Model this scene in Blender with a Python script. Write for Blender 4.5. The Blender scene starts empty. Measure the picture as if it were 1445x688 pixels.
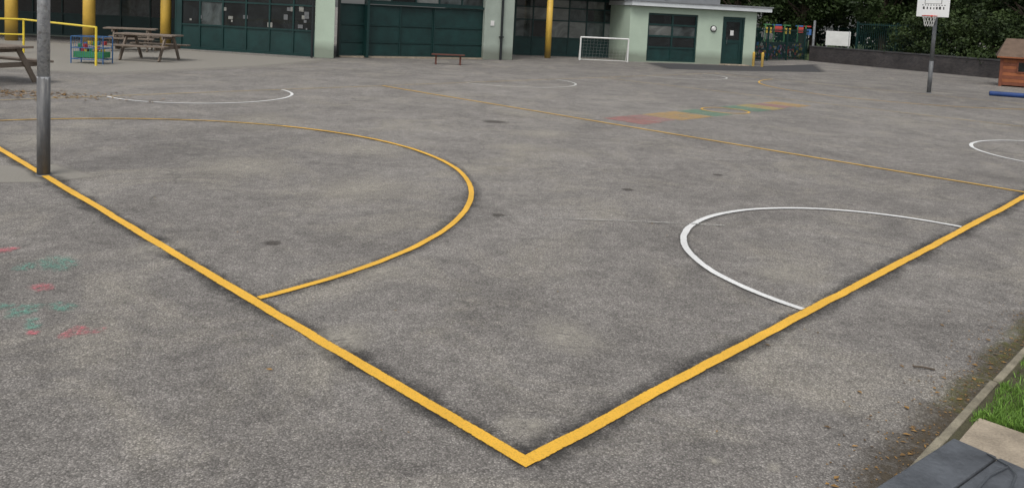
import bpy, math, random
import numpy as np
from mathutils import Vector, Matrix
random.seed(7); rng=np.random.default_rng(7)
scn=bpy.context.scene
scn.view_settings.view_transform='Standard'
scn.view_settings.look='None'
scn.view_settings.exposure=0

# ---------------------------------------------------------------- materials
def nodes(name):
    m=bpy.data.materials.new(name); m.use_nodes=True
    nt=m.node_tree; b=nt.nodes['Principled BSDF']
    return m,nt,b
def N(nt,t,**kw):
    n=nt.nodes.new(t)
    for k,v in kw.items():
        if k in n.inputs: n.inputs[k].default_value=v
        else: setattr(n,k,v)
    return n
def pos(nt):
    return nt.nodes.new('ShaderNodeNewGeometry').outputs['Position']
def noise(nt,src,scale,detail=4,rough=.55,dist=0):
    n=N(nt,'ShaderNodeTexNoise'); n.inputs['Scale'].default_value=scale
    n.inputs['Detail'].default_value=detail; n.inputs['Roughness'].default_value=rough
    n.inputs['Distortion'].default_value=dist
    nt.links.new(src,n.inputs['Vector']); return n.outputs['Fac']
def ramp(nt,src,stops):
    r=nt.nodes.new('ShaderNodeValToRGB'); e=r.color_ramp.elements
    while len(e)<len(stops): e.new(.5)
    for i,(p,c) in enumerate(stops):
        e[i].position=p
        if not hasattr(c,'__len__'): c=(c,c,c)
        e[i].color=(*c,1)
    nt.links.new(src,r.inputs[0]); return r.outputs[0]
def mix(nt,fac,a,b,mode='MIX'):
    m=nt.nodes.new('ShaderNodeMix'); m.data_type='RGBA'; m.blend_type=mode
    for s,v in ((m.inputs[0],fac),(m.inputs[6],a),(m.inputs[7],b)):
        if isinstance(v,bpy.types.NodeSocket): nt.links.new(v,s)
        elif hasattr(v,'__len__'): s.default_value=(*v,1)
        else: s.default_value=v if s.type=='VALUE' else (v,v,v,1)
    return m.outputs[2]
def math_(nt,op,a,b=0,c=0,clamp=False):
    m=nt.nodes.new('ShaderNodeMath'); m.operation=op; m.use_clamp=clamp
    for i,v in enumerate((a,b,c)):
        if isinstance(v,bpy.types.NodeSocket): nt.links.new(v,m.inputs[i])
        else: m.inputs[i].default_value=v
    return m.outputs[0]
def bump(nt,b,h,strength=.4,dist=.01):
    n=nt.nodes.new('ShaderNodeBump'); n.inputs['Strength'].default_value=abs(strength)
    n.invert=strength<0
    n.inputs['Distance'].default_value=dist
    nt.links.new(h,n.inputs['Height']); nt.links.new(n.outputs[0],b.inputs['Normal'])
def pmat(name,col,rough=.7,var=.25,scale=3,fine=40,bmp=.15,metal=0,spec=.4,dirt=None):
    m,nt,b=nodes(name); p=pos(nt)
    n1=noise(nt,p,scale,5); n2=noise(nt,p,fine,3)
    k=math_(nt,'ADD',math_(nt,'MULTIPLY',n1,.7),math_(nt,'MULTIPLY',n2,.3))
    c=ramp(nt,k,[(.3,[x*(1-var) for x in col]),(.7,[min(1,x*(1+var)) for x in col])])
    if dirt:
        z=nt.nodes.new('ShaderNodeSeparateXYZ'); nt.links.new(p,z.inputs[0])
        zz=math_(nt,'ADD',z.outputs[2],math_(nt,'MULTIPLY',n1,-.5))
        f=ramp(nt,zz,[(0,.75),(.35,0)])
        c=mix(nt,f,c,dirt)
    nt.links.new(c,b.inputs['Base Color'])
    b.inputs['Roughness'].default_value=rough; b.inputs['Metallic'].default_value=metal
    b.inputs['Specular IOR Level'].default_value=spec
    if bmp: bump(nt,b,n2,bmp)
    return m

def asphalt():
    m,nt,b=nodes('asphalt'); p=pos(nt)
    big=noise(nt,p,.16,3,.6,.4)
    mid=noise(nt,p,1.1,7,.7,.5)
    sm=noise(nt,p,7,5,.75,.3)
    base=ramp(nt,big,[(.35,(.232,.216,.199)),(.65,(.280,.262,.241))])
    # asphalt tone runs from paler at mid-court to darker further out
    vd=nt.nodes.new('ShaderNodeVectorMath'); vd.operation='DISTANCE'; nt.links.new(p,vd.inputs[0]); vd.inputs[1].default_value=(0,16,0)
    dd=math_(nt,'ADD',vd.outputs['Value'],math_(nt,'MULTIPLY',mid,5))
    court_tone=ramp(nt,math_(nt,'MULTIPLY',dd,1/30),[(.2,1.10),(.58,.90)])
    c=mix(nt,1,base,court_tone,'MULTIPLY')
    midc=ramp(nt,mid,[(.3,.76),(.5,1.0),(.7,1.26)])
    c=mix(nt,1,c,midc,'MULTIPLY')
    smc=ramp(nt,sm,[(.3,.76),(.7,1.24)])
    c=mix(nt,1,c,smc,'MULTIPLY')
    # pale dusty blotches, brownish
    bl=noise(nt,p,.75,8,.72,.9)
    blf=ramp(nt,bl,[(.50,0),(.66,.62)])
    c=mix(nt,blf,c,(.385,.355,.30))
    # dark blotches
    dk=noise(nt,p,1.9,6,.72,.5)
    c=mix(nt,ramp(nt,dk,[(.58,0),(.74,.38)]),c,(.13,.122,.113))
    # aggregate
    v=N(nt,'ShaderNodeTexVoronoi'); v.inputs['Scale'].default_value=125; nt.links.new(p,v.inputs['Vector'])
    sv=nt.nodes.new('ShaderNodeSeparateColor'); nt.links.new(v.outputs['Color'],sv.inputs[0])
    ag=ramp(nt,sv.outputs[0],[(0,.66),(.45,.9),(.8,1.1),(.97,1.5)])
    c=mix(nt,1,c,ag,'MULTIPLY')
    edge=ramp(nt,v.outputs['Distance'],[(.35,1),(.75,.62)])
    c=mix(nt,1,c,edge,'MULTIPLY')
    # lichen / gum spots
    v2=N(nt,'ShaderNodeTexVoronoi'); v2.inputs['Scale'].default_value=2.6; nt.links.new(p,v2.inputs['Vector'])
    s2=nt.nodes.new('ShaderNodeSeparateColor'); nt.links.new(v2.outputs['Color'],s2.inputs[0])
    thr=math_(nt,'MULTIPLY',ramp(nt,s2.outputs[1],[(.6,0),(.95,1)]),.06)
    d=math_(nt,'ADD',v2.outputs['Distance'],math_(nt,'MULTIPLY',noise(nt,p,22,3),.05))
    sp=math_(nt,'LESS_THAN',math_(nt,'SUBTRACT',d,.025),thr)
    c=mix(nt,math_(nt,'MULTIPLY',sp,.4),c,mix(nt,s2.outputs[2],(.11,.11,.10),(.45,.43,.38)))
    # hairline cracks
    v3=N(nt,'ShaderNodeTexVoronoi',feature='DISTANCE_TO_EDGE'); v3.inputs['Scale'].default_value=.22
    wp=nt.nodes.new('ShaderNodeVectorMath'); wp.operation='ADD'
    nz=N(nt,'ShaderNodeTexNoise'); nz.inputs['Scale'].default_value=1.3; nz.inputs['Detail'].default_value=5
    nt.links.new(p,nz.inputs['Vector']); nt.links.new(p,wp.inputs[0]); nt.links.new(nz.outputs['Color'],wp.inputs[1])
    nt.links.new(wp.outputs[0],v3.inputs['Vector'])
    cr=math_(nt,'MULTIPLY',ramp(nt,v3.outputs['Distance'],[(0,1),(.0026,0)]),ramp(nt,noise(nt,p,.35,2),[(.47,0),(.57,.5)]))
    c=mix(nt,cr,c,(.08,.078,.072))
    nt.links.new(c,b.inputs['Base Color'])
    b.inputs['Roughness'].default_value=.9; b.inputs['Specular IOR Level'].default_value=.25
    h=math_(nt,'ADD',math_(nt,'MULTIPLY',v.outputs['Distance'],-1),math_(nt,'MULTIPLY',sm,.6))
    bump(nt,b,h,.6,.005)
    return m

def alpha_out(nt,b,a):
    nt.links.new(a,b.inputs['Alpha'])
def across(nt):
    a=nt.nodes.new('ShaderNodeAttribute'); a.attribute_name='across'; return a.outputs['Fac']

def paint(name,col,wear=.2,var=.15,edge=.12):
    """road paint: pitted by the aggregate, ragged edge"""
    m,nt,b=nodes(name); p=pos(nt)
    n1=noise(nt,p,2.2,6,.65); n2=noise(nt,p,60,3,.6)
    c=ramp(nt,n1,[(.3,[x*(1-var) for x in col]),(.7,[min(1,x*(1+var*.5)) for x in col])])
    v=N(nt,'ShaderNodeTexVoronoi'); v.inputs['Scale'].default_value=125; nt.links.new(p,v.inputs['Vector'])
    c=mix(nt,ramp(nt,v.outputs['Distance'],[(.5,0),(.95,.4)]),c,[x*.4 for x in col])
    nt.links.new(c,b.inputs['Base Color'])
    b.inputs['Roughness'].default_value=.6
    k=math_(nt,'ADD',math_(nt,'MULTIPLY',n2,.55),math_(nt,'MULTIPLY',noise(nt,p,5,6,.7),.45))
    ab=math_(nt,'ABSOLUTE',across(nt))
    lim=math_(nt,'SUBTRACT',1.0,math_(nt,'MULTIPLY',ramp(nt,ab,[(1-edge*2.5,0),(1,1)]),.42))
    thr=.25+wear*.35
    a=math_(nt,'MULTIPLY',math_(nt,'SUBTRACT',math_(nt,'MULTIPLY',k,lim),thr),10,clamp=True)
    a=math_(nt,'MULTIPLY',a,1-wear*.45)
    alpha_out(nt,b,a)
    bump(nt,b,v.outputs['Distance'],-.4,.003)
    return m
def stain(name,col,strength=.7,scale=4,soft=.5,lo=.0,fine=30):
    """flat surface stain; 'across' attribute is 0 in the middle and 1 at the rim"""
    m,nt,b=nodes(name); p=pos(nt)
    ab=math_(nt,'ABSOLUTE',across(nt))
    fall=ramp(nt,ab,[(1-soft,1),(1,0)])
    k=math_(nt,'ADD',math_(nt,'MULTIPLY',noise(nt,p,scale,6,.7,.4),.6),math_(nt,'MULTIPLY',noise(nt,p,fine,3,.6),.4))
    a=ramp(nt,k,[(.36+lo,0),(.56+lo,1)])
    a=math_(nt,'MULTIPLY',math_(nt,'MULTIPLY',a,fall),strength,clamp=True)
    nt.links.new(mix(nt,noise(nt,p,fine*2,2),[x*.8 for x in col],[min(1,x*1.2) for x in col]),b.inputs['Base Color'])
    b.inputs['Roughness'].default_value=.85
    b.inputs['Specular IOR Level'].default_value=.2
    alpha_out(nt,b,a)
    return m
def glass(name,col,var=.5,scale=1.5):
    m,nt,b=nodes(name); p=pos(nt)
    n1=noise(nt,p,scale,5,.6,1.0)
    nt.links.new(ramp(nt,n1,[(.35,[x*(1-var) for x in col]),(.65,[x*(1+var) for x in col])]),b.inputs['Base Color'])
    b.inputs['Roughness'].default_value=.07; b.inputs['Specular IOR Level'].default_value=.6
    bump(nt,b,noise(nt,p,1.2,2),.05,.05)
    return m
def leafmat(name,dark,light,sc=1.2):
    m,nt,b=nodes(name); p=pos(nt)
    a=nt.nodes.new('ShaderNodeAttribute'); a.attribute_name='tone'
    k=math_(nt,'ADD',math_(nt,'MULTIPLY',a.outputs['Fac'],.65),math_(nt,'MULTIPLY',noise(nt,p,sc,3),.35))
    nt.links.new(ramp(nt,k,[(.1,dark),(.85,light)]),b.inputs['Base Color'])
    b.inputs['Roughness'].default_value=.6; b.inputs['Specular IOR Level'].default_value=.25
    return m
def polemat():
    m,nt,b=nodes('weathered_galvanised_pole'); p=pos(nt)
    z=nt.nodes.new('ShaderNodeSeparateXYZ'); nt.links.new(p,z.inputs[0])
    v=N(nt,'ShaderNodeTexVoronoi'); v.inputs['Scale'].default_value=38; nt.links.new(p,v.inputs['Vector'])
    sv=nt.nodes.new('ShaderNodeSeparateColor'); nt.links.new(v.outputs['Color'],sv.inputs[0])
    st=nt.nodes.new('ShaderNodeMapping'); st.inputs['Scale'].default_value=(14,14,1.6); nt.links.new(p,st.inputs['Vector'])
    n1=noise(nt,st.outputs[0],1.0,6,.7)
    c=ramp(nt,sv.outputs[0],[(0,(.26,.27,.285)),(1,(.42,.43,.44))])
    zz=math_(nt,'ADD',z.outputs[2],math_(nt,'MULTIPLY',math_(nt,'SUBTRACT',n1,.5),.16))
    low=ramp(nt,math_(nt,'MULTIPLY',zz,.5),[(.505,1),(.512,0)])
    dk=ramp(nt,n1,[(.35,(.065,.067,.07)),(.55,(.13,.13,.132)),(.72,(.25,.245,.23))])
    c=mix(nt,low,c,dk)
    c=mix(nt,ramp(nt,noise(nt,p,9,5,.7),[(.54,0),(.68,.65)]),c,(.11,.095,.08))
    nt.links.new(c,b.inputs['Base Color']); b.inputs['Roughness'].default_value=.6; b.inputs['Metallic'].default_value=.1
    bump(nt,b,n1,.2,.004); return m

M={}
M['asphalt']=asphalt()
M['pole']=polemat()
M['asphalt_dark']=stain('asphalt_repair',(.075,.075,.078),.8,6,.12,-.3)
M['yellow']=paint('yellow_line_paint',(.85,.475,.045),.0)
M['yellow_mid']=paint('yellow_line_paint_older',(.76,.45,.065),.20)
M['yellow_old']=paint('yellow_line_paint_worn',(.58,.42,.15),.40)
M['white']=paint('white_line_paint',(.82,.82,.80),.02)
M['white_old']=paint('white_line_paint_worn',(.70,.70,.66),.30)
M['white_ghost']=paint('white_line_paint_ghost',(.5,.49,.45),.56)
M['primer']=stain('dark_line_border',(.05,.048,.046),.78,8,.82,-.02)
M['primer_soft']=stain('dark_line_border_soft',(.06,.058,.055),.6,8,.85,.0)
M['render']=pmat('pale_green_render',(.42,.51,.41),.85,.10,1.2,30,.1,dirt=(.17,.19,.15))
M['render2']=pmat('grey_green_render',(.33,.38,.33),.85,.14,1.5,30,.15,dirt=(.14,.15,.12))
M['green']=pmat('dark_green_joinery',(.006,.032,.030),.45,.2,2,30,.05)
M['green2']=pmat('dark_green_panel',(.007,.034,.032),.5,.4,2.5,30,.08)
M['black']=pmat('black_frame',(.012,.016,.018),.5,.2,2,30,.05)
M['glass']=glass('dark_window_glass',(.010,.013,.014))
M['glass2']=glass('grey_window_glass',(.055,.066,.066),.75,1.1)  # grey pane colour stands in for reflected sky
M['glass3']=glass('pale_reflection_glass',(.17,.18,.17),.45,.9)  # pale pane colour imitates sky reflection and blinds behind the glass
M['yellowcol']=pmat('yellow_column_paint',(.62,.40,.07),.5,.15,2,20,.05,dirt=(.25,.18,.06))
M['yrail']=pmat('yellow_rail_paint',(.72,.55,.05),.4,.1,3,20,.02)
M['roof']=pmat('grey_roofing',(.20,.21,.22),.8,.15)
M['fascia']=pmat('white_fascia',(.58,.61,.62),.5,.08)
M['soffit']=pmat('dark_soffit',(.03,.035,.035),.8,.2)
M['galv']=pmat('galvanised_steel',(.27,.28,.29),.5,.35,5,45,.1,metal=.35)
M['galvd']=pmat('grey_pole_paint',(.13,.135,.14),.55,.4,7,60,.2,metal=.2)
M['wood']=pmat('weathered_wood',(.18,.145,.115),.85,.35,4,50,.3)
M['redwood']=pmat('red_brown_timber',(.17,.055,.028),.7,.3,4,40,.2)
M['redwood2']=pmat('orange_brown_timber',(.27,.09,.035),.7,.25,4,40,.2)
M['felt']=pmat('roof_felt',(.13,.09,.065),.9,.25,5,60,.3)
M['kerb']=pmat('kerb_concrete',(.23,.205,.15),.9,.5,9,90,.6)
M['slab']=pmat('paving_concrete',(.34,.285,.215),.9,.4,6,80,.6)
M['soil']=pmat('soil',(.07,.065,.035),.95,.45,12,90,.8)
M['grassg']=pmat('grass_ground',(.045,.07,.02),.95,.5,8,60,.5)
M['grass']=leafmat('grass_blades',(.055,.115,.018),(.20,.36,.065),3)
M['leafA']=leafmat('tree_leaves',(.008,.017,.006),(.055,.088,.026))
M['leafB']=leafmat('shrub_leaves',(.008,.017,.005),(.055,.085,.024))
M['leafbrown']=leafmat('fallen_leaves',(.07,.045,.025),(.38,.22,.07),30)
M['bark']=pmat('bark',(.09,.07,.052),.95,.35,6,40,.6)
M['boardw']=pmat('white_backboard',(.72,.73,.72),.4,.05,2,20,.02)
M['ink']=pmat('black_print',(.02,.02,.02),.6,.1)
M['red']=pmat('red_rim_paint',(.55,.05,.03),.45,.15)
M['net']=pmat('white_net_cord',(.6,.6,.58),.8,.1)
M['blue']=pmat('blue_foam',(.012,.045,.17),.6,.2)
M['whitep']=pmat('white_metal_paint',(.68,.68,.66),.4,.1)
M['paper']=pmat('faded_paper',(.22,.22,.2),.8,.5,6,30,.02)
M['plank']=pmat('grey_recycled_plastic',(.085,.093,.104),.65,.45,7,70,.35)
M['steel']=pmat('wire_steel',(.16,.17,.18),.35,.2,8,50,.05,metal=.8)
M['rust']=pmat('brown_bench_timber',(.11,.04,.028),.7,.3)

# ---------------------------------------------------------------- mesh builder
class MB:
    def __init__(s): s.v=[];s.f=[];s.m=[];s.a=[]
    def add(s,vs,fs,mi=0,att=None):
        o=len(s.v); s.v+= [tuple(v) for v in vs]; s.f+=[tuple(i+o for i in f) for f in fs]; s.m+=[mi]*len(fs)
        s.a+= att if att is not None else [0.0]*len(vs)
    def hexa(s,c,mi=0):
        s.add(c,[(0,3,2,1),(4,5,6,7),(0,1,5,4),(1,2,6,5),(2,3,7,6),(3,0,4,7)],mi)
    def box(s,c,size,rz=0,mi=0,M4=None):
        x,y,z=[d/2 for d in size]
        pts=[Vector(p) for p in ((-x,-y,-z),(x,-y,-z),(x,y,-z),(-x,y,-z),(-x,-y,z),(x,-y,z),(x,y,z),(-x,y,z))]
        R=M4 if M4 is not None else Matrix.Rotation(rz,3,'Z')
        s.hexa([R@p+Vector(c) for p in pts],mi)
    def tube(s,p,q,r0,r1=None,n=12,mi=0,cap=True):
        r1=r0 if r1 is None else r1; p=Vector(p);q=Vector(q);d=(q-p).normalized()
        a=d.orthogonal().normalized(); b=d.cross(a); vs=[]
        for c,r in ((p,r0),(q,r1)):
            for i in range(n):
                t=2*math.pi*i/n; vs.append(c+a*r*math.cos(t)+b*r*math.sin(t))
        fs=[(i,(i+1)%n,n+(i+1)%n,n+i) for i in range(n)]
        if cap: fs+=[tuple(range(n-1,-1,-1)),tuple(range(n,2*n))]
        s.add(vs,fs,mi)
    def path(s,pts,r,n=8,mi=0):
        for a,b in zip(pts[:-1],pts[1:]): s.tube(a,b,r,r,n,mi)
    def lbox(s,F,t0,t1,d0,d1,z0,z1,mi=0):
        s.hexa([F(t0,d0,z0),F(t1,d0,z0),F(t1,d1,z0),F(t0,d1,z0),F(t0,d0,z1),F(t1,d0,z1),F(t1,d1,z1),F(t0,d1,z1)],mi)
    def build(s,name,mats,parent=None,bevel=0,smooth=False):
        me=bpy.data.meshes.new(name); me.from_pydata(s.v,[],s.f)
        for k in mats: me.materials.append(M[k])
        me.polygons.foreach_set('material_index',s.m)
        if any(s.a):
            at=me.attributes.new('across','FLOAT','POINT'); at.data.foreach_set('value',s.a)
        if smooth: me.polygons.foreach_set('use_smooth',[len(f)==4 for f in s.f])
        me.update(); o=bpy.data.objects.new(name,me); scn.collection.objects.link(o)
        if bevel:
            bv=o.modifiers.new('b','BEVEL'); bv.width=bevel; bv.segments=2; bv.limit_method='ANGLE'
        if parent is not None:
            o.parent=parent; o.matrix_parent_inverse=Matrix.Translation(parent.location).inverted()
        return o
def empty(name,loc):
    e=bpy.data.objects.new(name,None); e.location=loc; e.empty_display_size=.3; scn.collection.objects.link(e); return e
def frame(p0,p1):
    p0=Vector((*p0,0));p1=Vector((*p1,0)); u=(p1-p0).normalized(); n=Vector((-u.y,u.x,0))
    def F(t,d,z): return p0+u*t+n*d+Vector((0,0,z))
    return F,(p1-p0).length
def wall(mb,F,t0,t1,z0,z1,th,ops=(),mi=0):
    ts=sorted({t0,t1,*[o[0] for o in ops],*[o[1] for o in ops]})
    for a,b in zip(ts[:-1],ts[1:]):
        op=[o for o in ops if o[0]<=a+1e-6 and o[1]>=b-1e-6]
        if not op: mb.lbox(F,a,b,0,th,z0,z1,mi)
        else:
            o=op[0]
            if o[2]>z0+.001: mb.lbox(F,a,b,0,th,z0,o[2],mi)
            if o[3]<z1-.001: mb.lbox(F,a,b,0,th,o[3],z1,mi)
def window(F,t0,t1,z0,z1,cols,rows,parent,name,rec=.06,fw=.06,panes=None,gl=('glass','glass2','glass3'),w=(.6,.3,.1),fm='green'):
    """rows: list of (fraction, kind) from bottom to top; kind 'g' glass or 'p' solid panel"""
    mb=MB(); H=z1-z0; W=t1-t0; tot=sum(r[0] for r in rows)
    zs=[z0]
    for r in rows: zs.append(zs[-1]+H*r[0]/tot)
    dx=W/cols
    mats=[fm,'green2',*gl]
    for i in range(cols+1):
        c=t0+i*dx; a=max(t0,c-fw/2); b_=min(t1,c+fw/2)
        if i==0: a,b_=t0,t0+fw
        if i==cols: a,b_=t1-fw,t1
        mb.lbox(F,a,b_,rec,rec+.07,z0,z1,0)
    for j,z in enumerate(zs):
        a=z-fw/2;b_=z+fw/2
        if j==0:a,b_=z0,z0+fw
        if j==len(zs)-1:a,b_=z1-fw,z1
        for i in range(cols):
            l=t0+i*dx+(fw if i==0 else fw/2); r=t0+(i+1)*dx-(fw if i==cols-1 else fw/2)
            mb.lbox(F,l,r,rec+.004,rec+.066,a,b_,0)
    for j,(fr,kd) in enumerate(rows):
        for i in range(cols):
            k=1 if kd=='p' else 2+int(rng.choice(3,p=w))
            d=rec+.035+random.uniform(0,.008)
            l=t0+i*dx+.01; r=t0+(i+1)*dx-.01
            tilt=random.uniform(-.004,.004)
            mb.add([F(l,d,zs[j]),F(r,d+tilt,zs[j]),F(r,d+tilt,zs[j+1]),F(l,d,zs[j+1])],[(0,1,2,3)],k)
    return mb.build(name,mats,parent)

# ---------------------------------------------------------------- court frame
P0=np.array([.133,3.238]); ang=.7937
S=np.array([math.cos(ang),math.sin(ang)]); B=np.array([-S[1],S[0]])
def C(s,b): return P0+S*s+B*b
W=13.378; D=8.986

def ribbon(mb,pts,w,z,mi=0,wob=.03,tw=None):
    pts=np.array(pts,float)
    seg=np.linalg.norm(np.diff(pts,axis=0),axis=1); L=np.concatenate([[0],np.cumsum(seg)])
    n=max(2,int(L[-1]/.08)); t=np.linspace(0,L[-1],n)
    p=np.stack([np.interp(t,L,pts[:,0]),np.interp(t,L,pts[:,1])],1)
    d=np.gradient(p,axis=0); d/=np.linalg.norm(d,axis=1)[:,None]; nr=np.stack([-d[:,1],d[:,0]],1)
    def sm(k):
        r=rng.normal(size=n+40); r=np.convolve(r,np.ones(k)/k,'same')[20:20+n]; return r/ (r.std()+1e-9)
    c=p+nr*(sm(14)*.004)[:,None]
    wl=w/2*(1+wob*sm(4)); wr=w/2*(1+wob*sm(4))
    vs=[];at=[]
    for i in range(n):
        for a,k in ((c[i]+nr[i]*wl[i],1.),(c[i],0.),(c[i]-nr[i]*wr[i],-1.)):
            vs.append((a[0],a[1],z)); at.append(k)
    fs=[]
    for i in range(n-1):
        a=i*3; fs+=[(a,a+1,a+4,a+3),(a+1,a+2,a+5,a+4)]
    mb.add(vs,fs,mi,at)
def arc(cs,cb,r,a0,a1,n=160):
    return [C(cs+r*math.cos(t),cb+r*math.sin(t)) for t in np.linspace(a0,a1,n)]
def disc(mb,x,y,rx,ry,z,mi=0,rot=0,n=28,rag=.15):
    vs=[(x,y,z)];at=[0.001]
    for i in range(n):
        t=2*math.pi*i/n; k=1+random.uniform(-rag,rag)
        a,b_=rx*k*math.cos(t),ry*k*math.sin(t)
        vs.append((x+a*math.cos(rot)-b_*math.sin(rot),y+a*math.sin(rot)+b_*math.cos(rot),z)); at.append(1.)
    mb.add(vs,[(0,i+1,(i+1)%n+1) for i in range(n)],mi,at)

# ---------------------------------------------------------------- ground
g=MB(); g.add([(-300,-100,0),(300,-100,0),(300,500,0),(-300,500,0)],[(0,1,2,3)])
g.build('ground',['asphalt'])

mb=MB(); z=.004
ribbon(mb,[C(0,-.02),C(0,W)],.25,z,0,.2)
ribbon(mb,[C(.02,0),C(24.6,0)],.25,z+.001,0,.2)
ribbon(mb,arc(0,6.7,4.292,-math.pi/2+.03,math.pi/2),.20,z+.002,1,.2)
ribbon(mb,arc(4.529,0,1.773,.08,math.pi-.08),.12,z+.002,1,.12)
mb.build('line_border_stain',['primer','primer_soft'])
mb=MB(); z=.009
ribbon(mb,[C(0,-.035),C(0,W)],.070,z,0,.035)
ribbon(mb,[C(.0355,0),C(D+2,0)],.070,z,0,.035)
ribbon(mb,[C(D+2,0),C(24.6,0)],.065,z,1)
ribbon(mb,arc(0,6.7,4.292,-math.pi/2+.0095,.5),.058,z,0,.04)
ribbon(mb,arc(0,6.7,4.292,.5,math.pi/2),.052,z,1,.05)
ribbon(mb,[C(D,.04),C(D,W)],.070,z,1,.06)
ribbon(mb,[C(0,W),C(24.6,W)],.06,z,2,.06)
ribbon(mb,[C(17.4,.04),C(17.4,W)],.07,z,2,.06)
ribbon(mb,[C(24.2,.04),C(24.2,W)],.07,z,2,.06)
ribbon(mb,arc(24.2,6.7,4.29,math.pi/2,3*math.pi/2),.06,z,1,.05)
ribbon(mb,arc(13.2,6.6,.5,0,2*math.pi),.06,z,1,.05)
mb.build('yellow_court_lines',['yellow','yellow_mid','yellow_old'])
mb=MB()
ribbon(mb,arc(4.529,0,1.773,.0225,math.pi-.0225),.060,z,0,.05)
ribbon(mb,arc(13.44,0,1.773,.03,math.pi-.03),.06,z,0,.05)
ribbon(mb,arc(4.529,W,1.773,-math.pi+.02,-.02),.06,z,0,.05)
ribbon(mb,arc(13.44,W,1.773,-math.pi+.02,-.02),.068,z,1,.05)
ribbon(mb,arc(21.6,W,1.773,-math.pi+.02,-.02),.068,z,1,.05)
ribbon(mb,[C(2.6,3.1),C(3.6,2.2),C(4.3,1.5)],.04,z,2,.1)
mb.build('white_court_lines',['white','white_old','white_ghost'])

for nm,col in (('hop_red',(.46,.21,.19)),('hop_orange',(.56,.37,.15)),('hop_green',(.17,.32,.22)),('hop_pink',(.46,.25,.23)),('hop_yellow',(.54,.43,.17))):
    M[nm]=stain(nm+'_paint',col,.52,3,.04,-.06)
mb=MB()
hp=[(9.45,10.15,0),(10.15,10.7,3),(10.7,11.95,1),(11.95,12.75,2),(13.72,14.45,2),(14.45,15.15,4),(15.15,15.75,3),(15.75,16.5,1)]
for a,b_,k in hp:
    for lo,hi in ((6.12,6.6),(6.61,7.06)) if k!=3 else ((6.2,7.06),):
        q=[C(a+.02,lo),C(b_-.02,lo),C(b_-.02,hi),C(a+.02,hi)]; c=sum(q)/4
        mb.add([(*c,.004)]+[(*p,.004) for p in q],[(0,1,2),(0,2,3),(0,3,4),(0,4,1)],k,[.001,1,1,1,1])
mb.build('hopscotch_marking',['hop_red','hop_orange','hop_green','hop_pink','hop_yellow'])

M['splash_pink']=stain('splash_pink',(.68,.19,.22),.72,24,.4,.065,60)
M['splash_teal']=stain('splash_teal',(.16,.42,.33),.62,24,.4,.075,60)
M['pale']=stain('pale_stain',(.45,.42,.36),.6,12,.8,.0)
M['conc']=stain('worn_concrete',(.34,.32,.28),.7,4,.15,-.2)
M['iron']=stain('dark_iron_cover',(.10,.09,.08),.6,20,.45,-.2)
M['dirt']=stain('dirt_stain',(.085,.068,.045),.75,7,.9,-.02)
M['moss']=stain('moss_stain',(.15,.15,.045),.5,9,.8,.05)
mb=MB()
for x,y,r,k in [(-3.62,5.66,.10,0),(-3.28,5.32,.11,1),(-3.11,5.43,.2,1),(-2.94,4.96,.10,0),(-2.64,4.66,.11,1),(-2.83,4.58,.13,1),(-2.65,4.37,.07,1),(-2.36,4.33,.085,0),(-2.26,4.35,.05,0),(-2.40,4.27,.06,0),(-2.59,4.28,.05,0),(-2.7,4.45,.05,1),(-3.0,4.62,.09,1)]:
    disc(mb,x,y,r*1.05,r*.75,.006,k,random.uniform(0,3))
mb.build('paint_splashes',['splash_pink','splash_teal'])
mb=MB()
for x,y in [(-1.82,6.14),(-.06,7.34),(1.35,8.74),(2.64,9.86)]:
    disc(mb,x,y,.08,.08,.005,0,0,28,.05)
disc(mb,-.27,13.71,.26,.2,.005,0)
mb.build('survey_covers',['iron'])
mb=MB()
for x,y,r in [(.133,3.55,.16),(1.21,3.29,.05),(.96,3.32,.05),(-1.18,3.97,.03),(-2.6,5.9,.3),(-.9,5.6,.3),(-1.9,10.5,.9),(-3.9,12.5,1.1),(.1,11.2,.6),(.6,12.6,.7),(-.4,9.5,.5),(.4,4.6,.35),(-1.5,8.2,.8),(2.2,6.0,.4),(-6,10,.9),(0,10.2,.4),(.2,15,.8),(-3,9,.9),(-.9,4.4,.3),(-.05,9.6,.35),(.1,10.6,.3)]:
    disc(mb,x,y,r,r*.75,.0045,0,random.uniform(0,3))
mb.build('ground_stains',['pale'])
mb=MB()
q=[(-5.9,8.3),(-4.95,8.65),(-4.18,8.15),(-4.5,7.75),(-5.6,7.45)]; c=np.mean(q,axis=0)
mb.add([(*c,.003)]+[(*p,.003) for p in q],[(0,i+1,(i+1)%5+1) for i in range(5)],0,[.001]+[1]*5)
q=[(-22,18),(-9.3,18.1),(-6.6,23.1),(-5.6,27.2),(-12.5,29),(-22,30)]; c=np.mean(q,axis=0)
mb.add([(*c,.003)]+[(*p,.003) for p in q],[(0,i+1,(i+1)%6+1) for i in range(6)],0,[.001]+[1]*6)
mb.build('concrete_paving_patch',['conc'])
mb=MB(); q=[(5.6,34.9),(11.3,36.6),(15.9,41.5),(13.6,34.2),(8.5,31.8),(5.9,31)]; c=np.mean(q,axis=0)
mb.add([(*c,.003)]+[(*p,.003) for p in q],[(0,i+1,(i+1)%6+1) for i in range(6)],0,[.001]+[1]*6)
mb.build('tarmac_repair_patch',['asphalt_dark'])

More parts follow.
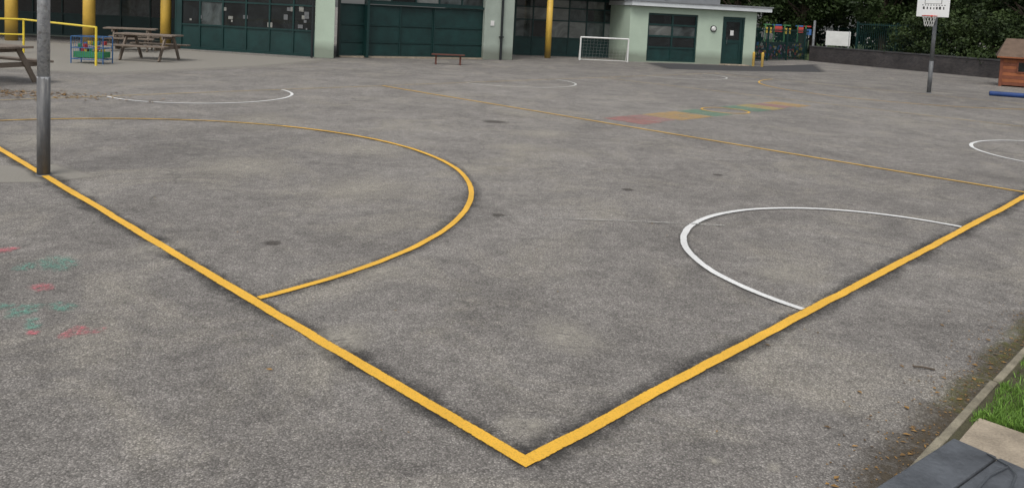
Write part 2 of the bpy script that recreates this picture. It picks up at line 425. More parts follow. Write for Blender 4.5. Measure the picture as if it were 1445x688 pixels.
# ---------------------------------------------------------------- kerb, verge, slab
K0=np.array([1.71,3.19]); NR=np.array([S[1],-S[0]])
def K(t,n): return K0+S*t+NR*n
mb=MB(); t=-2.2
while t<16:
    L=.905; h=.024+random.uniform(-.008,.006); o=random.uniform(-.006,.006); o2=o+random.uniform(-.004,.004)
    c=[K(t,-.018+o),K(t+L,-.018+o2),K(t+L,.022+o2),K(t,.022+o)]
    c=[(p[0],p[1],-.05) for p in c]+[(p[0],p[1],h) for p in c]
    mb.hexa([c[i] for i in (0,3,2,1,4,7,6,5)]); t+=L+.012
kerb=mb.build('kerb_edging',['kerb'],None,.006)
mb=MB()
mb.add([(*K(-2.2,.02),.014),(*K(-2.2,5),.014),(*K(16,5),.014),(*K(16,.02),.014)],[(0,1,2,3)])
mb.build('soil_verge',['soil'])
mb=MB()
for (a,b_,n0,n1) in ((.32,.9,.06,.62),(-.3,.31,.06,.62),(-.9,-.31,.06,.62),(.32,.9,.63,1.2),(-.3,.31,.63,1.2)):
    p=[K(a,n0),K(a,n1),K(b_,n1),K(b_,n0)]
    mb.hexa([(*q_,.0) for q_ in p]+[(*q_,.026+random.uniform(-.002,.003)) for q_ in p])
mb.build('paving_slabs',['slab'],None,.006)
mb=MB()
ribbon(mb,[K(-2,-.05),K(8,-.05)],.30,.0035,0,.25)
ribbon(mb,[K(.9,-.08),K(4,-.1)],.2,.0055,1,.3)
mb.build('kerb_dirt',['dirt','moss'])

def blades(name,n,fn,mat,hmin,hmax,w):
    vs=[];fs=[];tn=[]
    for i in range(n):
        x,y,k=fn(); h=random.uniform(hmin,hmax)*k; a=random.uniform(0,6.28); lx,ly=random.gauss(0,.45)*h,random.gauss(0,.45)*h
        dx,dy=math.cos(a)*w,math.sin(a)*w; o=len(vs)
        vs+=[(x-dx,y-dy,.01),(x+dx,y+dy,.01),(x+dx*.7+lx*.4,y+dy*.7+ly*.4,.01+h*.6),(x-dx*.7+lx*.4,y-dy*.7+ly*.4,.01+h*.6),(x+lx,y+ly,.01+h)]
        fs+=[(o,o+1,o+2,o+3),(o+3,o+2,o+4)]; tn+=[random.random()]*5
    me=bpy.data.meshes.new(name); me.from_pydata(vs,[],fs); me.materials.append(M[mat])
    a=me.attributes.new('tone','FLOAT','POINT'); a.data.foreach_set('value',tn)
    o=bpy.data.objects.new(name,me); scn.collection.objects.link(o); return o
def gfn():
    if random.random()<.015:
        t_=random.choice([.31,.91,1.4,1.9,2.5])+random.gauss(0,.04); n=.04+abs(random.gauss(0,.02))
        p=K(t_,n); return p[0],p[1],.45
    t_=.92+random.random()**1.7*6; n=random.uniform(.05,1.9)
    p=K(t_,n); k=.7+.45*(.5+.5*math.sin(p[0]*9+1.3)*math.sin(p[1]*7))
    if n<.10: k*=.6
    if t_>1.45 and n<.3 and random.random()<.7: k*=.35
    return p[0],p[1],k
blades('grass',48000,gfn,'grass',.03,.08,.0026)
def flat_leaves(name,pts,mat='leafbrown'):
    vs=[];fs=[];tn=[]
    for x,y,z,sz in pts:
        a=random.uniform(0,6.28); c,s_=math.cos(a),math.sin(a); o=len(vs); sk=random.uniform(.35,.7)
        for (u,v,w_) in ((-1,0,.0),(-.2,sk,.25),(1,0,.1),(-.2,-sk,.3)):
            vs.append((x+(u*c-v*s_)*sz,y+(u*s_+v*c)*sz,z+w_*sz*random.uniform(.2,1)))
        fs.append((o,o+1,o+2,o+3)); tn+=[random.random()]*4
    me=bpy.data.meshes.new(name); me.from_pydata(vs,[],fs); me.materials.append(M[mat])
    a=me.attributes.new('tone','FLOAT','POINT'); a.data.foreach_set('value',tn)
    o=bpy.data.objects.new(name,me); scn.collection.objects.link(o); return o
pts=[]
for i in range(1000):
    p=K(random.uniform(-1.2,6),-.03-abs(random.gauss(0,.14))); pts.append((p[0],p[1],.006,random.uniform(.003,.010)))
for i in range(70):
    p=K(random.uniform(-.4,3),random.gauss(-.12,.14)); pts.append((p[0],p[1],.008,random.uniform(.010,.02)))
pts+=[(1.95,3.62,.008,.022),(1.9,3.55,.008,.018),(2.0,3.66,.008,.015),(-1.18,3.97,.008,.02),(1.6,4.6,.008,.02),(1.9,5.1,.008,.02)]
for i in range(500):
    pts.append((random.gauss(-9.0,.9),random.gauss(14.4,.28),.008,random.uniform(.02,.05)))
for i in range(300):
    x=random.uniform(-6,9); y=random.uniform(3,20)
    pts.append((x,y,.006,random.uniform(.004,.012)))
flat_leaves('fallen_leaves',pts)
mb=MB(); mb.path([(2.36,4.385,.012),(2.40,4.375,.016),(2.44,4.372,.012),(2.47,4.36,.010)],.005,7); mb.tube((2.42,4.37,.014),(2.435,4.39,.012),.003,.002,6)
mb.build('fallen_twig',['bark'],None)

# ---------------------------------------------------------------- plank bench, bottom right
e=empty('plank_bench',(1.5,2.45,0)); mb=MB()
c0=Vector((1.66,2.77,0)); d1=Vector((.79,.613,0)).normalized(); d2=Vector((d1.y,-d1.x,0))
def FB(t_,n,z_): return c0-d1*t_+d2*n+Vector((0,0,z_))
for i in range(3):
    mb.hexa([FB(1.7,i*.152,.405),FB(1.7,i*.152+.145,.405),FB(0,i*.152+.145,.405),FB(0,i*.152,.405),FB(1.7,i*.152,.45),FB(1.7,i*.152+.145,.45),FB(0,i*.152+.145,.45),FB(0,i*.152,.45)])
mb.build('seat_planks',['plank'],e,.006)
mb=MB()
for t_ in (.25,1.4):
    for n in (.04,.33):
        mb.hexa([FB(t_+.09,n,.014),FB(t_+.09,n+.09,.014),FB(t_,n+.09,.014),FB(t_,n,.014),FB(t_+.09,n,.403),FB(t_+.09,n+.09,.403),FB(t_,n+.09,.403),FB(t_,n,.403)])
mb.build('legs',['plank'],e,.005)
mb=MB()
mb.path([FB(.02,.12,.453),FB(.05,.2,.458),FB(.1,.24,.465),FB(.2,.26,.46),FB(.32,.25,.456),FB(.3,.2,.46),FB(.18,.19,.462),FB(.06,.2,.458)],.003,6)
mb.build('wire_loop',['steel'],e)

# ---------------------------------------------------------------- basketball hoops
def hoop(base,rad,zneck,zboard,facing,dark,bw=1.0,bh=.75,arm=.45):
    e=empty('basketball_hoop',(base[0],base[1],0)); f=Vector((facing[0],facing[1],0)).normalized(); s_=Vector((f.y,-f.x,0)); p=Vector((base[0],base[1],0))
    mb=MB()
    mb.tube(p,p+Vector((0,0,1.02)),rad*1.03,rad*1.03,28,2 if not dark else 1)
    mb.tube(p+Vector((0,0,1.02)),p+Vector((0,0,zneck)),rad*.98,rad*.97,28,2 if not dark else 1)
    top=p+Vector((0,0,zneck)); q=p+f*arm+Vector((0,0,zboard))
    mb.tube(top,q,rad*.6,rad*.5,12,0)
    mb.tube(top-Vector((0,0,.5)),q-Vector((0,0,.2)),rad*.35,rad*.35,8,0)
    mb.tube(p-Vector((0,0,.01)),p+Vector((0,0,.012)),rad*1.3,rad*1.2,24,1)
    mb.build('post',['galv','galvd','pole'],e,smooth=True)
    c=p+f*(arm+.03)+Vector((0,0,zboard+.02)); mb=MB()
    rz=math.atan2(s_.y,s_.x)
    mb.box(c,(bw,.03,bh),rz,0); mb.build('backboard',['boardw'],e,.01)
    mb=MB(); o=c+f*.0165
    def r(x0,x1,z0,z1):
        mb.add([o+s_*x0+Vector((0,0,z0)),o+s_*x1+Vector((0,0,z0)),o+s_*x1+Vector((0,0,z1)),o+s_*x0+Vector((0,0,z1))],[(0,1,2,3)])
    for i in range(7):
        x=-.33+i*.095; h_=random.uniform(.05,.09); r(x,x+random.uniform(.03,.06),-.12,-.12+h_)
    for i in range(9): r(-.36+i*.08,-.32+i*.08,-.0,.025)
    r(-.25,.25,.27,.285); r(-.25,-.235,.06,.27); r(.235,.25,.06,.27); r(-.25,.25,.05,.062)
    mb.build('backboard_print',['ink'],e)
    mb=MB(); rc=c+f*.26-Vector((0,0,bh/2-.03)); n=28
    ring=[rc+Vector((.21*math.cos(6.2832*i/n),.21*math.sin(6.2832*i/n),0)) for i in range(n+1)]
    mb.path(ring,.013,8,0)
    mb.tube(c-Vector((0,0,bh/2-.03)),c-Vector((0,0,bh/2-.03))+f*.07,.03,.03,8,0)
    mb.build('rim',['red'],e)
    mb=MB(); m_=12
    def np_(i,k):
        rr=[.205,.17,.14,.12][k]; a=6.2832*(i+.5*k)/m_
        return rc+Vector((rr*math.cos(a),rr*math.sin(a),-.11*k))
    for k in range(3):
        for i in range(m_):
            mb.tube(np_(i,k),np_(i,k+1),.004,.004,5); mb.tube(np_(i,k),np_(i-1,k+1),.004,.004,5)
    mb.build('net',['net'],e)
hoop((-4.78,8.08),.060,2.9,3.05,S,False)
hoop((13.37,25.43),.062,2.62,2.75,-S,True,.95,.72,.3)

# ---------------------------------------------------------------- building : left + centre block
sch=empty('school_building',(0,32,0))
F,L=frame((-24,33.2),(-12.5,33.0)); mb=MB(); wall(mb,F,0,L,0,3.4,.3,[(.2,L-.2,.05,2.9)],0); mb.build('recess_wall',['render2'],sch)
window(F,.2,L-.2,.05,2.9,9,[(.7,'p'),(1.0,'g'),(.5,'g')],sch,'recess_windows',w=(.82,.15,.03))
F,L=frame((-12.5,29.3),(-6.95,28.15)); mb=MB(); wall(mb,F,0,L,0,3.4,.3,[(.05,L-.05,.04,2.9)],0)
mb.build('window_wall',['green'],sch)
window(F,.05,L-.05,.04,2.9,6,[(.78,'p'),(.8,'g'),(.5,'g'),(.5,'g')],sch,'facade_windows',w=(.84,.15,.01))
mb=MB()
for i in range(16):
    t_=random.uniform(.15,L-.4); z_=random.uniform(.85,1.6); s_=random.uniform(.06,.2)
    mb.lbox(F,t_,t_+s_,.078+.0007*i,.0784+.0007*i,z_,z_+s_*random.uniform(.6,1.4),i%2)
mb.build('window_notices',['paper','galvd'],sch)
F2,L2=frame((-12.5,33.0),(-12.5,29.3)); mb=MB(); mb.lbox(F2,0,L2,-.0,.25,0,3.4,0); mb.build('side_wall',['green2'],sch)
mb=MB(); mb.hexa([(-24,28.6,2.85),(-12.6,28.9,2.85),(-12.6,33.1,2.85),(-24,33.3,2.85),(-24,28.6,3.2),(-12.6,28.9,3.2),(-12.6,33.1,3.2),(-24,33.3,3.2)])
mb.build('canopy',['soffit'],sch)
for i,(x,y,r) in enumerate([(-15.68,29.33,.21),(-13.08,29.86,.19),(-18.4,29.1,.21),(1.51,34.9,.135)]):
    mb=MB(); mb.tube((x,y,0),(x,y,2.84),r,r,28); mb.build('column_%d'%(i+1),['yellowcol'],sch,smooth=True)
F,L=frame((-6.95,27.75),(-6.3,27.9)); mb=MB(); mb.lbox(F,0,L,0,1.0,0,3.4,0); mb.build('pillar',['render'],sch,.01)
mb=MB(); mb.tube((-7.02,27.7,0),(-7.02,27.7,3.3),.04,.04,12); mb.build('downpipe',['black'],sch)
F,L=frame((-6.3,28.75),(-1.18,31.75)); mb=MB(); wall(mb,F,0,L,0,3.4,.3,[(.02,L-.02,.06,3.0)],0); mb.build('door_wall',['green'],sch)
mb=MB()
xs=[.04,1.0,2.35,3.7,L-.06]
for i,(a,b_) in enumerate(zip(xs[:-1],xs[1:])):
    d=.02 if i%2==0 else -.03
    if i==0: d=.10
    for z0_,z1_ in ((.08,.55),(.56,1.18),(1.19,1.92)):
        mb.lbox(F,a+.05,b_-.05,d+.03,d+.06,z0_+.03,z1_-.03,1)
    mb.lbox(F,a,b_,d+.058,d+.10,.07,1.95,0)
    for q_ in (a,b_-.05): mb.lbox(F,q_,q_+.048,d,d+.057,.07,1.95,0)
    for zz in (.07,.54,1.17,1.90): mb.lbox(F,a+.05,b_-.05,d+.004,d+.056,zz,zz+.05,0)
mb.build('folding_doors',['green','green2'],sch,.004)
mb=MB(); mb.lbox(F,.9,.99,-.35,.0,.02,3.0,0); mb.lbox(F,.9,L-.05,-.12,-.031,1.97,2.05,0); mb.build('door_track',['green'],sch)
mb=MB(); mb.lbox(F,.0,L,-.14,-.002,0,.055,0); mb.build('door_threshold',['slab'],sch)
window(F,1.0,L-.06,2.05,2.95,5,[(1,'g')],sch,'door_top_lights',rec=.02,w=(.2,.4,.4))
F,L=frame((-1.18,31.5),(-.03,32.05)); mb=MB(); mb.lbox(F,0,L,0,4.5,0,3.4,0); mb.build('end_wall',['render2'],sch,.01)
mb=MB(); mb.tube(F(.72,-.07,0),F(.72,-.07,3.4),.05,.05,12); mb.lbox(F,.64,.8,-.14,-.001,.9,.94); mb.build('drainpipe',['black'],sch)
mb=MB(); mb.lbox(F,.25,.4,-.03,-.001,1.35,1.55); mb.build('notice_plate',['whitep'],sch)
F,L=frame((-.03,36.3),(5.1,37.6)); mb=MB(); wall(mb,F,0,L,0,3.4,.3,[(.05,L-.05,.04,2.65)],0); mb.build('porch_wall',['green'],sch)
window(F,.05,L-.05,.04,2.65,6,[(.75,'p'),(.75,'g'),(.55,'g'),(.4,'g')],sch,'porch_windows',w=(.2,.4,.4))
mb=MB(); mb.hexa([(-.1,34.3,2.72),(5.12,35.7,2.72),(5.12,37.7,2.72),(-.1,36.4,2.72),(-.1,34.3,3.3),(5.12,35.7,3.3),(5.12,37.7,3.3),(-.1,36.4,3.3)]); mb.build('porch_canopy',['soffit'],sch)
F,L=frame((5.1,35.3),(11.2,37.0)); mb=MB()
ops=[(.88,3.33,.05,2.2),(4.60,5.74,.03,2.2)]
wall(mb,F,0,L,0,2.48,.3,ops,0); mb.build('wing_wall',['render'],sch)
mb=MB(); mb.lbox(F,L-.3,L,.302,7,0,2.48,0); mb.lbox(F,0,.3,.302,2.3,0,2.48,0); mb.build('wing_side_walls',['render'],sch)
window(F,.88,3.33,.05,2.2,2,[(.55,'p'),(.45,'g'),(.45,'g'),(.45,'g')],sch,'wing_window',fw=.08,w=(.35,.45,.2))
mb=MB(); a,b_=4.60,5.74
for t0,t1 in ((a,a+.09),(b_-.09,b_)): mb.lbox(F,t0,t1,.03,.12,.03,2.2,0)
mb.lbox(F,a+.09,b_-.09,.03,.12,2.1,2.2,0)
mb.lbox(F,a+.1,a+.22,.06,.11,.05,2.09,0); mb.lbox(F,b_-.22,b_-.1,.06,.11,.05,2.09,0)
for z0_,z1_ in ((.05,.3),(1.0,1.15),(1.97,2.09)): mb.lbox(F,a+.22,b_-.22,.062,.108,z0_,z1_,0)
mb.lbox(F,a+.22,b_-.22,.08,.1,.3,1.0,1)
mb.lbox(F,a+.22,b_-.22,.08,.1,1.15,1.97,2)
mb.lbox(F,a+.45,a+.62,.072,.079,1.35,1.58,4)
mb.tube(F(a+.27,.02,.95),F(a+.27,.02,1.25),.012,.012,8,3)
mb.build('entrance_door',['green','green2','glass','steel','whitep'],sch)
mb=MB(); mb.lbox(F,4.55,5.8,-.5,-.002,0,.04,0); mb.build('door_step',['slab'],sch)
mb=MB()
c_=F(4.12,0,1.62); u_=F(1,0,0)-F(0,0,0); n_=F(0,-1,0)-F(0,0,0)
mb.tube(c_,c_+n_*.05,.15,.15,20,1); mb.tube(c_+n_*.05,c_+n_*.11,.12,.07,20,0); mb.build('bulkhead_light',['whitep','black'],sch)
mb=MB(); mb.lbox(F,-.1,L+.55,-.35,7.3,2.49,2.68,0); mb.lbox(F,-.15,L+.6,-.40,7.4,2.682,2.73,1); mb.build('wing_roof',['fascia','roof'],sch)
mb=MB(); mb.lbox(F,2.2,5.3,1.6,5,2.732,3.05,0); mb.lbox(F,-.1,2.2,1.2,5,2.732,3.3,0)
mb.build('roof_upstand',['roof'],sch)
mb=MB()
for t_ in (3.0,3.9,4.8):
    c_=F(t_,2.4,3.05); n=14; 
    for k in range(4):
        r0=.36*math.cos(k*.39); r1=.36*math.cos((k+1)*.39); mb.tube(c_+Vector((0,0,.22*math.sin(k*.39))),c_+Vector((0,0,.22*math.sin((k+1)*.39))),r0,max(r1,.01),n,0,False)
mb.build('roof_domes',['fascia'],sch)
mb=MB()
mb.hexa([(-12.7,29.2,3.402),(-6.2,27.7,3.402),(0,32,3.402),(-2,46,3.402),(-12.7,29.2,3.7),(-6.2,27.7,3.7),(0,32,3.7),(-2,46,3.7)])
mb.build('main_roof',['roof'],sch)

for (t_,d_) in ((6.0,-.5),(6.3,-.75)):
    q_=F(t_,d_,0); mb=MB(); mb.tube(q_,q_+Vector((0,0,.62)),.06,.06,14); mb.tube(q_+Vector((0,0,.62)),q_+Vector((0,0,.66)),.06,.03,14); mb.build('bollard',['yellowcol'],None)

# ---------------------------------------------------------------- small goal
e=empty('football_goal',(3.95,34.6,0)); mb=MB()
A=Vector((2.9,34.5,0));Bq=Vector((5.0,34.7,0)); up=Vector((0,0,1.0)); bk=Vector((0,.6,0))
mb.path([A,A+up,Bq+up,Bq],.035,12); mb.path([A,A+bk,Bq+bk,Bq],.02,8); mb.path([A+bk,A+up],.02,8); mb.path([Bq+bk,Bq+up],.02,8)
mb.build('frame',['whitep'],e)
mb=MB()
for i in range(1,14):
    a=A.lerp(Bq,i/14); mb.tube(a+up,a+bk,.002,.002,4)
for k in range(1,7):
    mb.tube((A+up).lerp(A+bk,k/7),(Bq+up).lerp(Bq+bk,k/7),.002,.002,4)
mb.build('goal_net',['net'],e)

# ---------------------------------------------------------------- low bench
e=empty('low_bench',(-2.25,27.6,0)); mb=MB()
for i in range(2): mb.box((-2.25,27.55+i*.16,.34),(1.15,.13,.04),.12,0)
mb.build('seat',['rust'],e,.005)
mb=MB()
for dx in (-.42,.42):
    mb.box((-2.25+dx,27.62+dx*.12,.16),(.06,.05,.32),.12,0); mb.box((-2.25+dx,27.62+dx*.12,.02),(.06,.34,.04),.12,0)
mb.build('legs',['rust'],e)

# ---------------------------------------------------------------- picnic tables
def picnic(x,y,rz,L=1.8):
    e=empty('picnic_table',(x,y,0)); R=Matrix.Rotation(rz,3,'Z'); o=Vector((x,y,0))
    def bx(mb,c,s_,ex=None):
        m=R@ex if ex is not None else R
        mb.box(R@Vector(c)+o,s_,0,0,m)
    mb=MB()
    for i in range(5): bx(mb,(0,-.30+i*.15,.745),(L,.14,.045))
    mb.build('table_top',['wood'],e,.006)
    mb=MB()
    for s_ in (-1,1):
        for k in (0,1): bx(mb,(0,s_*(.62+k*.14),.44),(L,.13,.045))
    mb.build('seats',['wood'],e,.006)
    mb=MB()
    for sx in (-L*.33,L*.33):
        bx(mb,(sx,0,.38),(.045,1.5,.10)); bx(mb,(sx,0,.68),(.045,.7,.09))
        for s_ in (-1,1):
            ex=Matrix.Rotation(s_*.5,3,'X'); bx(mb,(sx+.045,s_*.42,.36),(.045,.10,.80),ex)
    mb.build('legs',['wood'],e,.004)
picnic(-10.7,23.3,-.05,1.75)
picnic(-10.6,15.9,-.35,1.8)
picnic(-12.9,26.8,.3,1.6)

# ---------------------------------------------------------------- handrail, toy trolley
e=empty('yellow_handrail',(-12.7,22.2,0)); mb=MB()
pp=[(-18.5,21.4),(-14.57,23.62),(-10.84,20.63)]
P3=lambda p,z_:Vector((p[0],p[1],z_))
mb.path([P3(pp[0],1.0),P3(pp[1],1.0),P3(pp[2],1.0)],.028,10)
mb.path([P3(pp[0],.55),P3(pp[1],.55)],.022,10)
for p in pp: mb.tube(P3(p,0),P3(p,1.0),.03,.03,10)
mb.tube((-16.5,22.53,0),(-16.5,22.53,1.0),.03,.03,10)
mb.build('rails',['yrail'],e)
for nm,col in (('toyblue',(.03,.11,.26)),('toygreen',(.04,.22,.08)),('toyyellow',(.5,.36,.04)),('toyred',(.36,.03,.03))):
    M[nm]=pmat(nm,col,.45,.15)
e=empty('toy_storage_trolley',(-11.3,21.3,0)); mb=MB()
cx,cy_=-11.3,21.3; w_,d_,h_=.85,.5,.72
for sx in (-1,1):
    for sy in (-1,1): mb.tube((cx+sx*w_/2,cy_+sy*d_/2,.0),(cx+sx*w_/2,cy_+sy*d_/2,h_),.016,.016,8,0)
for zz in (.12,.42,h_):
    for sy in (-1,1): mb.tube((cx-w_/2,cy_+sy*d_/2,zz),(cx+w_/2,cy_+sy*d_/2,zz),.012,.012,6,0)
    for sx in (-1,1): mb.tube((cx+sx*w_/2,cy_-d_/2,zz),(cx+sx*w_/2,cy_+d_/2,zz),.012,.012,6,0)
for i in range(1,14):
    x=cx-w_/2+w_*i/14; mb.tube((x,cy_-d_/2,.12),(x,cy_-d_/2,h_),.004,.004,5,0)
mb.build('cage',['toyblue'],e)
mb=MB(); mb.box((cx,cy_,.24),(w_-.06,d_-.08,.16),0,1)
for i in range(14): mb.box((cx-.32+(i%7)*.1,cy_+random.uniform(-.12,.12),.38+.12*(i//7)+random.uniform(-.03,.05)),(.08,.14,.10),random.uniform(0,1),i*3%4)
mb.build('toys',['toyblue','toygreen','toyyellow','toyred'],e,.01)

# ---------------------------------------------------------------- playhouse
e=empty('timber_playhouse',(20.8,31.2,0))
F,L=frame((18.85,30.7),(20.8,29.6)); mb=MB()
for i in range(9):
    z0_=.05+i*.125; mb.lbox(F,0,L,0.0+.0,.04,z0_,z0_+.118,i%2)
    mb.lbox(F,-.001,.038,.045,1.7,z0_,z0_+.118,i%2)
    mb.lbox(F,L-.04,L,.045,1.7,z0_,z0_+.118,i%2)
mb.lbox(F,0,L,1.71,1.75,.05,1.17,0)
mb.build('walls',['redwood','redwood2'],e)
mb=MB()
for t_ in (0,L): mb.lbox(F,t_-.05,t_+.05,-.03,-.001,0,1.2,0)
mb.lbox(F,.5,1.0,-.03,-.002,.55,1.0,0); mb.lbox(F,.55,.95,-.035,-.031,.6,.95,1)
mb.build('trim',['redwood','glass'],e)
mb=MB()
mb.add([F(-.18,-.2,1.15),F(L+.18,-.2,1.15),F(L*.95,.87,1.85),F(L*.05,.87,1.85),F(-.18,1.95,1.15),F(L+.18,1.95,1.15)],[(0,1,2,3),(3,2,5,4),(0,3,4),(1,5,2)],0)
mb.add([F(-.18,-.2,1.10),F(L+.18,-.2,1.10),F(L+.18,-.2,1.149),F(-.18,-.2,1.149)],[(0,1,2,3)],1)
mb.build('roof',['felt','redwood2'],e)

mb=MB(); mb.tube((15.35,25.5,.075),(17.6,24.6,.075),.075,.075,16); mb.build('blue_balance_beam',['blue'],None,.015)

# ---------------------------------------------------------------- boundary wall
def brickmat():
    m,nt,b=nodes('dark_brick'); p=pos(nt)
    sx=nt.nodes.new('ShaderNodeSeparateXYZ'); nt.links.new(p,sx.inputs[0])
    cx_=nt.nodes.new('ShaderNodeCombineXYZ'); nt.links.new(math_(nt,'SUBTRACT',math_(nt,'MULTIPLY',sx.outputs[0],.5),math_(nt,'MULTIPLY',sx.outputs[1],.87)),cx_.inputs[0]); nt.links.new(sx.outputs[2],cx_.inputs[1])
    br=nt.nodes.new('ShaderNodeTexBrick'); nt.links.new(cx_.outputs[0],br.inputs['Vector'])
    br.inputs['Scale'].default_value=4.4; br.inputs['Color1'].default_value=(.022,.020,.022,1); br.inputs['Color2'].default_value=(.045,.038,.037,1); br.inputs['Mortar'].default_value=(.055,.052,.05,1)
    br.inputs['Mortar Size'].default_value=.025
    n=noise(nt,p,.9,5,.6); c=mix(nt,1,br.outputs['Color'],ramp(nt,n,[(.3,.6),(.7,1.5)]),'MULTIPLY')
    nt.links.new(c,b.inputs['Base Color']); b.inputs['Roughness'].default_value=.9
    return m
M['brick']=brickmat()
F,L=frame((16.8,45.2),(23.6,33.4)); mb=MB(); mb.lbox(F,0,L,0,.3,0,.80,0); mb.lbox(F,-.02,L,-.03,.33,.801,.87,1)
M['coping']=pmat('dark_coping',(.05,.049,.05),.9,.4); mb.build('boundary_wall',['brick','coping'],None)
FW=F
def railing(name,p0,p1,h,z0=0,sp=.12,r=.014):
    F,L=frame(p0,p1); mb=MB(); n=int(L/sp)
    for i in range(n+1):
        t_=i*sp; mb.tube(F(t_,0,z0),F(t_,0,z0+h),r,r,5)
    for zz in (.15,h-.12): mb.lbox(F,0,L,-.02,.02,z0+zz,z0+zz+.045)
    for i in range(int(L/2.4)+1): mb.lbox(F,i*2.4-.04,i*2.4+.04,-.04,.04,z0,z0+h+.05)
    return mb.build(name,['green'],None)
railing('metal_railing',(12.0,41.0),(17.2,46.6),1.75)
railing('metal_railing',(18.95,44.1),(21.5,39.7),2.3)
railing('metal_railing',(17,58),(36,62),2.0,0,.15,.02)
for nm,col in (('pl_r',(.46,.06,.05)),('pl_y',(.6,.42,.06)),('pl_b',(.05,.14,.36)),('pl_g',(.06,.18,.07)),('pl_p',(.33,.13,.24)),('pl_w',(.45,.45,.42)),('pl_d',(.04,.045,.05))):
    M[nm]=pmat(nm,col,.6,.3,3,15)
F,L=frame((12.2,41.6),(17.2,47.0)); mb=MB(); kk=['pl_r','pl_y','pl_b','pl_g','pl_p','pl_w','pl_d']
mb.lbox(F,0,L,.05,.09,.05,1.0,6)
for i in range(220):
    t_=random.uniform(.1,L-.3); z_=random.uniform(.1,.9); s_=random.uniform(.04,.16); c_=F(t_,.045-.0003*i,z_)
    u_=F(1,0,0)-F(0,0,0); n=random.choice([4,5,6,10]); a0=random.random()*3
    vs=[c_+u_*s_*math.cos(a0+6.2832*j/n)+Vector((0,0,s_*.7*math.sin(a0+6.2832*j/n))) for j in range(n)]
    mb.add(vs,[tuple(range(n))],random.choice([0,1,2,3,4,5,6]))
mb.build('painted_mural_fence',kk,None)
e=empty('play_equipment',(17.5,50,0)); mb=MB()
for i,(x,w_,k) in enumerate(((15.9,.35,1),(16.5,.45,0),(17.1,.35,1),(17.9,.3,0),(18.4,.3,2))):
    mb.box((x,50,1.6+.1*(i%2)),(w_,.3,.36),0,k); mb.tube((x-w_/2,50,0),(x-w_/2,50,2.0),.05,.05,8,3); mb.box((x,50.2,1.95),(w_*.9,.5,.08),.1,(k+2)%4)
mb.build('panels',['pl_r','pl_y','pl_b','pl_g'],e)
e=empty('white_notice_board',(19.05,46.9,0)); mb=MB(); mb.box((19.05,46.9,1.32),(1.35,.05,.85),-.4,0); mb.build('panel',['whitep'],e,.01)
mb=MB(); mb.tube((18.5,47.15,0),(18.5,47.15,1.8),.04,.04,8); mb.tube((19.6,46.68,0),(19.6,46.68,1.8),.04,.04,8); mb.build('posts',['galv'],e)
mb=MB(); mb.tube((17.2,45.8,0),(17.2,45.8,2.3),.07,.07,12); mb.build('sign_post',['galv'],None)

mb=MB(); mb.add([(*FW(0,.34,.3)[:2],.02),(*FW(14,.34,0)[:2],.02),(80,34,.02),(80,110,.02),(10,110,.02),(10,60,.02)],[(0,1,2,3,4,5)])
mb.build('grass_field',['grassg'])

# ---------------------------------------------------------------- trees
def leaf_mesh(name,clumps,per,size,mat):
    cs=[];tn=[]
    for (c,r,tone) in clumps:
        d=rng.normal(size=(per,3)); d/=np.linalg.norm(d,axis=1)[:,None]; rad=r*rng.uniform(.35,1,size=(per,1))
        p=np.array(c)+d*rad*np.array([1,1,.75]); cs.append(p)
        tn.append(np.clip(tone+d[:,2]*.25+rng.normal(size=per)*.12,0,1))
    p=np.concatenate(cs); tn=np.concatenate(tn); n=len(p)
    a=rng.normal(size=(n,3)); a/=np.linalg.norm(a,axis=1)[:,None]
    b=rng.normal(size=(n,3)); b-=a*(a*b).sum(1)[:,None]; b/=np.linalg.norm(b,axis=1)[:,None]
    s=size*rng.uniform(.6,1.4,size=(n,1))
    v=np.stack([p-a*s,p-b*s*.5,p+a*s,p+b*s*.5],1).reshape(-1,3)
    me=bpy.data.meshes.new(name); me.from_pydata(v.tolist(),[],np.arange(4*n).reshape(-1,4).tolist())
    me.update(); me.materials.append(M[mat])
    at=me.attributes.new('tone','FLOAT','POINT'); at.data.foreach_set('value',np.repeat(tn,4)); return me
def tree_variant(i,h,rw,zlow,ncl,per,leaf):
    cl=[]; 
    for k in range(ncl):
        while True:
            d=rng.uniform(-1,1,3)
            if .25<np.linalg.norm(d)<1: break
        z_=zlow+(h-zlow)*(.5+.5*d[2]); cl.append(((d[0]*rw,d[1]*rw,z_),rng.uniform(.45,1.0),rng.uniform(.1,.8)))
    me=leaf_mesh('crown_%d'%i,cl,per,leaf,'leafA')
    mb=MB(); mb.tube((0,0,0),(.1,0,h*.35),.26,.18,10); mb.tube((.1,0,h*.35),(0,.1,h*.8),.18,.06,8)
    for k in range(12):
        c=cl[k*3][0]; zz=random.uniform(h*.2,h*.5); mb.tube((.08,0,zz),c,.08,.02,6)
    tm=bpy.data.meshes.new('trunk_%d'%i); tm.from_pydata(mb.v,[],mb.f); tm.materials.append(M['bark'])
    return me,tm
TV=[tree_variant(0,8.5,3.4,1.6,110,150,.11),tree_variant(1,9.5,3.8,1.2,120,150,.12),tree_variant(2,7.0,3.2,.9,110,150,.10)]
def tree(x,y,v,sc=1):
    e=empty('broadleaf_tree',(x,y,0)); e.scale=(sc,sc,sc); e.rotation_euler[2]=random.uniform(0,6.28)
    for nm,me in (('crown',TV[v][0]),('trunk',TV[v][1])):
        o=bpy.data.objects.new(nm,me); scn.collection.objects.link(o); o.parent=e
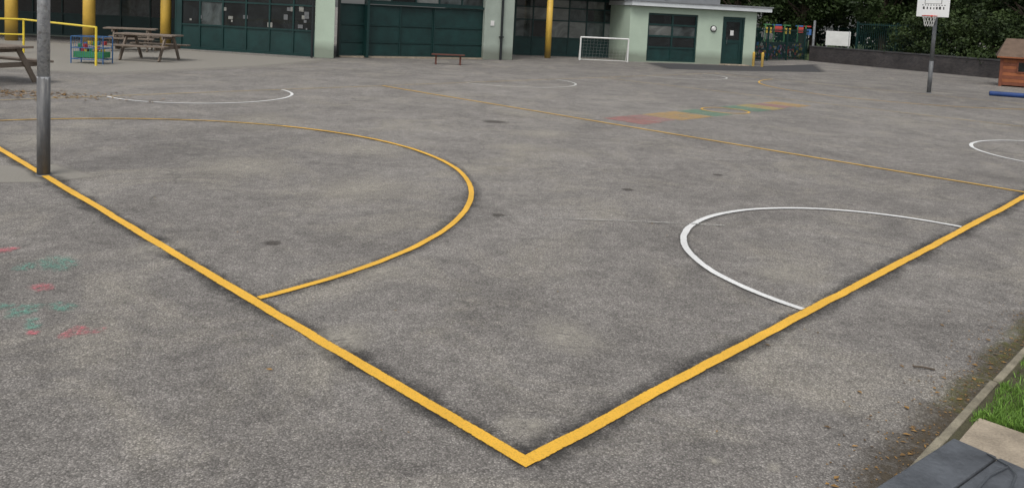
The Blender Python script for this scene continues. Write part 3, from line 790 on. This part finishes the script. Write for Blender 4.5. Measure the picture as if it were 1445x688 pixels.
for x,y,v,sc in [(15.5,56,1,1),(20.5,57,0,1.05),(25,54,2,1.15),(29.5,52,1,1.1),(27.5,45.5,2,1),(26.5,40.5,0,.95),(28.8,36,2,1),(33,44,1,1.1),(13,62,0,1.2),(36,55,0,1.2),(24,64,1,1.3),(31,62,2,1.5),(33,35,1,1.0),(18,68,1,1.3),(8,60,0,1.1)]:
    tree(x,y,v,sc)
cl=[]
for k in range(170):
    t_=random.uniform(4.5,13.5); d_=random.uniform(.5,2.4); p=FW(t_,d_,0); cl.append(((p.x,p.y,random.uniform(.3,2.9)),random.uniform(.35,.75),random.uniform(.05,.75)))
me=leaf_mesh('hedge_leaves',cl,150,.075,'leafB'); o=bpy.data.objects.new('shrub_hedge',me); scn.collection.objects.link(o)
cl=[]
for k in range(420):
    x=random.uniform(8,60); cl.append(((x,72+random.uniform(-3,3)-max(0,x-30)*.6,random.uniform(.5,11)),random.uniform(.9,1.8),random.uniform(0,.6)))
me=leaf_mesh('tree_belt',cl,90,.3,'leafA'); o=bpy.data.objects.new('background_trees',me); scn.collection.objects.link(o)

# ---------------------------------------------------------------- light
w=bpy.data.worlds.new('World'); scn.world=w; w.use_nodes=True; nt=w.node_tree
bg=nt.nodes['Background']; sky=nt.nodes.new('ShaderNodeTexSky'); sky.sky_type='NISHITA'; sky.sun_disc=False
el,az=math.radians(55),math.radians(200)
sky.sun_elevation=el; sky.sun_rotation=az; sky.dust_density=3
hs=nt.nodes.new('ShaderNodeHueSaturation'); hs.inputs['Saturation'].default_value=.25
nt.links.new(sky.outputs[0],hs.inputs['Color']); nt.links.new(hs.outputs[0],bg.inputs[0]); bg.inputs[1].default_value=.15
sl=bpy.data.lights.new('sun','SUN'); sl.energy=1.4; sl.angle=math.radians(35); sl.color=(1,.96,.9)
so=bpy.data.objects.new('sun',sl); scn.collection.objects.link(so)
dirv=Vector((math.sin(az)*math.cos(el),math.cos(az)*math.cos(el),math.sin(el)))
so.rotation_euler=dirv.to_track_quat('Z','Y').to_euler(); so.location=(0,0,30)

# ---------------------------------------------------------------- camera
cam=bpy.data.cameras.new('camera'); co=bpy.data.objects.new('camera',cam); scn.collection.objects.link(co)
th,ro,f,cy=0.0811,0.0488,1122.2,109.6
cam.sensor_width=36; cam.lens=f/1445*36; cam.shift_y=-(344-cy)/1445; cam.clip_end=2000; cam.clip_start=.05
co.matrix_world=Matrix.Translation((0,0,1.9))@Matrix.Rotation(math.pi/2-th,4,'X')@Matrix.Rotation(ro,4,'Z')
scn.camera=co
